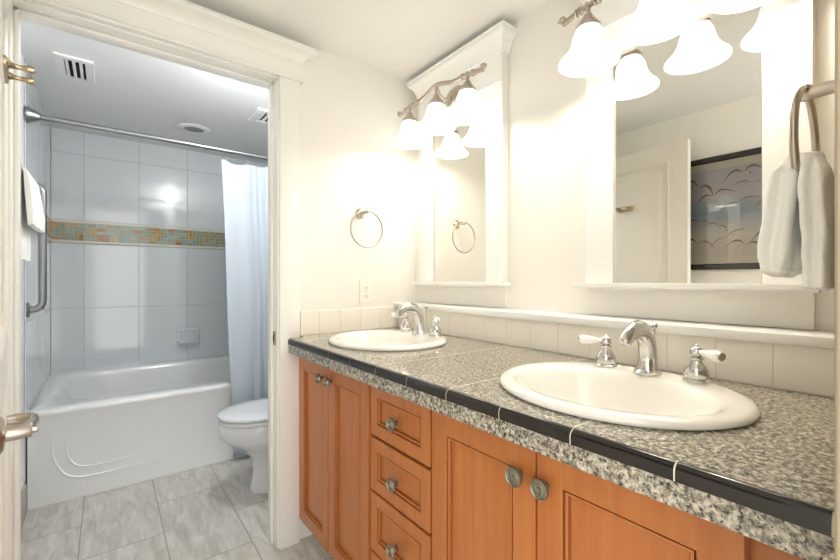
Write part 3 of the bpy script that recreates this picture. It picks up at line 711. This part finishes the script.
# ------------------------------------------------------------------ mirrors with cornice heads
MX = 1.295
def make_mirror(cy0, label, hw=.273, mh=.181):
    t = thing('framed_mirror', (XR, cy0, 1.032), label, 'mirror')
    zb, zm, zt = 1.141, 1.872, 2.12
    fx = MX - .012
    mb = MB(); mb.box(MX + .006, XR - .0005, cy0 - hw, cy0 + hw, 1.033, 2.12, .0015)
    mb.build('backing_panel', 'wall', t)
    mb = MB()
    mb.box(fx, MX + .006, cy0 + mh, cy0 + hw, zb, zm, .0015); mb.box(fx, MX + .006, cy0 - hw, cy0 - mh, zb, zm, .0015)
    mb.box(fx, MX + .006, cy0 - hw, cy0 + hw, zm, 1.962, .0015)
    mb.build('frame', 'white', t)
    MB().box(MX, MX + .005, cy0 - mh, cy0 + mh, zb, zm).build('mirror_glass', 'mirror', t)
    e = .003
    for a, b in ((cy0 - mh, cy0 - mh + e), (cy0 + mh - e, cy0 + mh)): MB().box(MX - .003, MX - .0003, a, b, zb, zm).build('glass_edge', 'nickel', t)
    mb = MB(); mb.box(fx - .038, MX + .006, cy0 - hw - .028, cy0 + hw + .028, 1.127, zb, .0015); mb.box(fx - .02, MX + .006, cy0 - hw - .012, cy0 + hw + .012, 1.121, 1.127)
    mb.build('shelf', 'white', t)
    mb = MB(); mb.box(fx - .008, MX + .006, cy0 - hw - .003, cy0 + hw + .003, 1.962, 2.125, .0015)
    mb.prism([(fx - .008, 1.962), (fx - .014, 1.965), (fx - .014, 1.974), (fx - .008, 1.978)], 'y', cy0 - hw - .006, cy0 + hw + .006)
    mb.build('header_board', 'white', t)
    def ring(d, z): return [(XR - .002, cy0 - hw - .003 - d, z), (fx - .008 - d, cy0 - hw - .003 - d, z), (fx - .008 - d, cy0 + hw + .003 + d, z), (XR - .002, cy0 + hw + .003 + d, z)]
    mb = MB(); mb.loft([ring(d, z) for d, z in ((0, 2.085), (.008, 2.088), (.009, 2.098), (.013, 2.104), (.018, 2.118), (.026, 2.134), (.037, 2.143), (.042, 2.146), (.044, 2.150), (.044, 2.164), (.048, 2.166), (.048, 2.172))])
    mb.build('cornice', 'white', t, True, ang=25)
    return t
m1 = make_mirror(1.378, 'white framed mirror with cornice above the far sink, reflecting the empty towel ring')
m2 = make_mirror(.460, 'white framed mirror above the near sink, reflecting the open door and picture', .279, .188)

# ------------------------------------------------------------------ vanity lights
def make_light(cy0, label):
    t = thing('vanity_light', (MX - .02, cy0, 1.93), label, 'wall light', 'three-shade vanity lights')
    hx = MX - .0205; sx = 1.158
    mb = MB()
    def ov(x, a, b, z0=2.005): return [(x, cy0 + a * math.cos(2 * PI * k / 36), z0 + b * math.sin(2 * PI * k / 36)) for k in range(36)]
    mb.loft([ov(hx, .062, .04), ov(hx - .005, .062, .04), ov(hx - .01, .054, .033), ov(hx - .018, .040, .024), ov(hx - .026, .015, .012)])
    mb.build('backplate', 'nickel', t, True)
    bz_ = lambda y: 1.978 + .034 * math.cos(max(-1, min(1, (y - cy0) / .21)) * PI / 2) ** 1.5 + .006 * math.cos((y - cy0) / .2 * 2 * PI)
    mb = MB(); N_ = 40
    P = [(sx, cy0 - .285 + .57 * k / N_, bz_(cy0 - .285 + .57 * k / N_)) for k in range(N_ + 1)]
    mb.tube(P, .0088, 12)
    for s in (-1, 1):
        y = cy0 + s * .285; mb.ball((sx, y, 1.984), .012, 12); mb.tube([(sx, y + s * .01, 1.984), (sx, y + s * .02, 1.984)], [.005, .001], 8)
        for q in (.235, .225, .20, .175, .165): mb.ball((sx, cy0 + s * q, bz_(cy0 + s * q)), .0135, 12, (1, .45, 1))
    # scrolled arm from the backplate out to the bar
    mb.tube([(hx - .02, cy0, 2.0), (hx - .045, cy0, 1.975), (hx - .075, cy0, 1.968), (sx + .015, cy0, 1.985), (sx, cy0, bz_(cy0))], [.008, .008, .007, .007, .007], 10)
    mb.tube([(hx - .02, cy0, 1.985), (hx - .03, cy0 + .006, 1.955), (hx - .045, cy0 + .012, 1.945), (hx - .055, cy0 + .012, 1.955), (hx - .05, cy0 + .01, 1.966)], [.008, .007, .006, .005, .003], 10)
    mb.build('arm', 'nickel', t, True)
    for k in (-1, 0, 1):
        y = cy0 + k * .198; zc = 1.930 + (.014 if k == 0 else 0)
        mb = MB(); top_ = bz_(y) - zc
        mb.lathe([(.0065, top_), (.0065, .028), (.012, .028), (.016, .019), (.022, .010), (.030, .000), (.036, -.008), (.037, -.016), (.030, -.017)], (sx, y, zc), n=24, cap1=False)
        sc = mb.build('socket_cup', 'nickel', t, True)
        pr = [(.031, -.012), (.037, -.020), (.043, -.034), (.048, -.052), (.053, -.070), (.062, -.086), (.074, -.102), (.0835, -.111), (.087, -.117), (.0865, -.1195)]
        inn = [(r - .0032, h) for r, h in pr[::-1]]; inn[0] = (.083, -.1175)
        mb = MB(); mb.lathe(pr + inn, (sx, y, zc), n=40, cap0=False, cap1=False)
        mb.build('glass_shade', 'shade', t, True, ang=60)
        mb = MB(); mb.lathe([(.012, -.012), (.012, -.03), (.018, -.036), (.024, -.048), (.026, -.058), (.023, -.069), (.014, -.078), (.001, -.081)], (sx, y, zc), n=20)
        mb.build('bulb', 'bulb', t, True)
        pl = bpy.data.lights.new('bulb_lamp', 'POINT'); pl.energy = BULB_W; pl.shadow_soft_size = .009; pl.color = (1, .96, .91)
        po = bpy.data.objects.new('lamp', pl); C.objects.link(po); po.parent = t; po.location = Vector((sx, y, zc - .096)) - Vector(t.location)
    return t
make_light(1.378, 'three-shade nickel vanity light above the far mirror')
make_light(.460, 'three-shade nickel vanity light above the near mirror, cut by the top of the picture')

# ------------------------------------------------------------------ towel rings
def ring_pts(c, r, n=48): return [(c[0] + r * math.cos(2 * PI * k / n), c[1], c[2] + r * math.sin(2 * PI * k / n)) for k in range(n)]
def make_ring(x, ywall, s, z, label, rr=.083, off=.05, tr=.0042):
    t = thing('towel_ring', (x, ywall, z), label, 'towel ring')
    mb = MB(); mb.lathe([(.026, 0), (.026, .004), (.021, .010), (.012, .016), (.009, .03), (.010, off - .006), (.011, off + .002), (.007, off + .010), (.001, off + .012)], (x, ywall, z), (0, s, 0), 24)
    mb.ball((x, ywall + s * off, z + .002), .012, 14)
    mb.build('mount', 'nickel', t, True)
    mb = MB(); mb.tube(ring_pts((x, ywall + s * off, z - rr + .004), rr), tr, 12, wrap=True); mb.build('ring', 'nickel', t, True)
    return t
make_ring(.976, YB - .0005, -1, 1.476, 'empty brushed nickel towel ring on the wall above the outlet', rr=.087, off=.066)
make_ring(.825, .0525, 1, 1.428, 'brushed nickel towel ring holding the white towel at the right edge', rr=.079, off=.072, tr=.0052)
# terry towel through the near ring: two hanging lobes joined over the ring
def towel():
    mb = MB(); ns = 72; nr = 60
    def lobe(path, seed, folds, hem):
        rings = []
        for i in range(nr + 1):
            v = i / nr
            # interpolate path keys (v, cx, cy, z, halfx, halfy)
            for a, b in zip(path, path[1:]):
                if a[0] <= v <= b[0] + 1e-9:
                    q = smoothstep((v - a[0]) / (b[0] - a[0])); key = [a[k] + (b[k] - a[k]) * q for k in range(6)]
                    key[3] = a[3] + (b[3] - a[3]) * (v - a[0]) / (b[0] - a[0]); break
            _, cx, cy0, z, hx_, hy = key; row = []
            for j in range(ns):
                t = 2 * PI * j / ns; c, s_ = math.cos(t), math.sin(t)
                f = 1 + .16 * math.sin(folds * t + seed + v * 1.3) * min(1, v * 3)
                px, py = cx + hx_ * f * (abs(c) ** .8 * (1 if c >= 0 else -1)), cy0 + hy * f * s_
                n_ = noise.noise(Vector((px * 45 + seed, py * 45, z * 28))) * .004 + noise.noise(Vector((px * 320, py * 320, z * 320 + seed))) * .0014
                row.append((px + n_ * c, py + n_ * s_ * .8, z + noise.noise(Vector((px * 300, z * 300, py * 300))) * .0015))
            rings.append(row)
        mb.loft(rings)
    lobe([(0, .815, .130, 1.337, .014, .007), (.06, .812, .133, 1.330, .034, .014), (.22, .808, .139, 1.298, .056, .0205), (.75, .804, .146, 1.185, .062, .0225), (.93, .804, .146, 1.163, .056, .019), (1, .81, .146, 1.154, .025, .009)], 1.2, 5, False)
    lobe([(0, .806, .116, 1.333, .014, .006), (.06, .802, .113, 1.327, .034, .012), (.22, .795, .107, 1.295, .056, .016), (.75, .785, .100, 1.19, .066, .016), (.98, .78, .099, 1.141, .068, .0145), (1, .78, .099, 1.138, .06, .010)], 4.1, 4, True)
    return mb.build('hand_towel', 'towel', smooth=True, ang=80)
tag(towel(), 'fluffy white hand towel hanging through the ring at the right edge', 'towel')

# ------------------------------------------------------------------ outlet
ou = thing('power_outlet', (1.005, YB, 1.032), 'white double power outlet on the end wall above the tiles', 'outlet')
ox = 1.007; oz = 1.09
mb = MB(); mb.box(ox - .036, ox + .036, YB - .006, YB - .0003, oz - .058, oz + .058, .002); mb.build('cover_plate', 'plast', ou)
for dz in (-.02, .02):
    mb = MB(); pts = [(ox + .0165 * math.cos(a) , oz + dz + .0145 * max(-.85, min(.85, math.sin(a)))) for a in [2 * PI * k / 28 for k in range(28)]]
    mb.prism(pts, 'y', YB - .008, YB - .0055)
    s = mb.build('socket', 'plast', ou)
    mb = MB(); mb.box(ox - .0075, ox - .0055, YB - .0084, YB - .0078, oz + dz - .002, oz + dz + .006); mb.box(ox + .0055, ox + .0075, YB - .0084, YB - .0078, oz + dz - .002, oz + dz + .006)
    mb.lathe([(.0022, 0), (.0022, .0004)], (ox, YB - .008, oz + dz - .007), (0, -1, 0), 10)
    mb.build('slots', 'void', s)
mb = MB(); mb.lathe([(.0025, 0), (.0022, .001)], (ox, YB - .0059, oz), (0, -1, 0), 10); mb.build('screw', 'nickel', ou)

# ------------------------------------------------------------------ picture on the left wall (seen in the mirror)
PY0, PY1, PZ0, PZ1 = .30, 1.075, 1.213, 1.896
pic = thing('framed_picture', (XL, (PY0 + PY1) / 2, PZ0), 'black framed print of seabirds over surf, seen in the near mirror', 'picture')
fw = .034; x0, x1 = XL + .0005, XL + .028
mb = MB()
def pr_(i, x): return [(x, PY0 + i, PZ0 + i), (x, PY1 - i, PZ0 + i), (x, PY1 - i, PZ1 - i), (x, PY0 + i, PZ1 - i)]
mb.loft([pr_(0, x0), pr_(0, x1 - .006), pr_(.006, x1), pr_(fw - .006, x1 - .003), pr_(fw, x1 - .010), pr_(fw, x0)], cap0=False, cap1=False, wrap=True)
mb.build('picture_frame', 'frame', pic)
MB().box(x0, x0 + .006, PY0 + fw - .002, PY1 - fw + .002, PZ0 + fw - .002, PZ1 - fw + .002).build('mount_board', 'mat', pic)
AY0, AY1, AZ0, AZ1 = PY0 + .084, PY1 - .084, PZ0 + .078, PZ1 - .078
# the print: own origin at its centre so that its sky-to-sand bands sit right
pcy, pcz = (AY0 + AY1) / 2, (AZ0 + AZ1) / 2
mb = MB(); mb.box(x0 + .006, x0 + .0068, AY0, AY1, AZ0, AZ1)
base = origin(pic); pr = mb.build('print', 'art', pic)
shift = Vector((0, pcy, pcz)) - Vector((0, base.y, base.z))
for v in pr.data.vertices: v.co -= shift
pr.location = shift
rnd = random.Random(11)
def bird(mb, y, z, s, fl):
    X = x0 + .0072
    def st(pts, w):
        P = [Vector((X, y + fl * a * s, z + b * s)) for a, b in pts]; P = [P[0]] + P + [P[-1]]; out = []
        for i in range(1, len(P) - 2):
            for k in range(5):
                t = k / 5; out.append(.5 * ((2 * P[i]) + (-P[i - 1] + P[i + 1]) * t + (2 * P[i - 1] - 5 * P[i] + 4 * P[i + 1] - P[i + 2]) * t * t + (-P[i - 1] + 3 * P[i] - 3 * P[i + 1] + P[i + 2]) * t ** 3))
        out.append(P[-2]); n = len(out)
        L = [[o_ + Vector((0, 0, w * s * math.sin(PI * (i + .3) / (n + .2)))), o_ - Vector((0, 0, w * .4 * s * math.sin(PI * (i + .3) / (n + .2))))] for i, o_ in enumerate(out)]
        mb.loft(L, closed=False)
    mb.mi = rnd.choice((0, 0, 1)); st([(-1.3, -.35), (-.8, .15), (-.35, .28), (0, .0)], .10)
    mb.mi = 0; st([(0, 0), (.35, .33), (.8, .3), (1.3, -.1)], .09)
    mb.mi = 2; st([(-.3, -.05), (0, -.02), (.32, .0)], .13)
    mb.mi = 0; st([(.3, 0), (.45, -.02)], .05)
for by_, bz0, s, fl in ((.93, 1.715, .085, 1), (.70, 1.765, .08, -1), (.84, 1.655, .08, 1), (.66, 1.70, .07, 1), (.72, 1.60, .08, -1), (.92, 1.50, .055, 1), (.83, 1.47, .05, -1), (.93, 1.37, .08, 1), (.78, 1.40, .085, -1), (.69, 1.345, .075, 1), (.58, 1.4, .07, -1), (.55, 1.6, .08, 1), (.5, 1.7, .07, -1), (.5, 1.38, .07, 1)):
    mb = MB(); bird(mb, by_, bz0, s, fl); ro = rnd.uniform(-.55, .55); st_ = rnd.uniform(.5, 1.3)
    for v in mb.bm.verts:
        dy, dz = v.co.y - by_, (v.co.z - bz0) * st_
        v.co.y = min(AY1, max(AY0, by_ + dy * math.cos(ro) - dz * math.sin(ro))); v.co.z = min(AZ1, max(AZ0, bz0 + dy * math.sin(ro) + dz * math.cos(ro)))
    mb.build('seabird', ['bird_br', 'bird_gr', 'bird_wh'], pr)
MB().box(x0 + .010, x0 + .012, PY0 + fw, PY1 - fw, PZ0 + fw, PZ1 - fw).build('glass_pane', 'glass', pic)
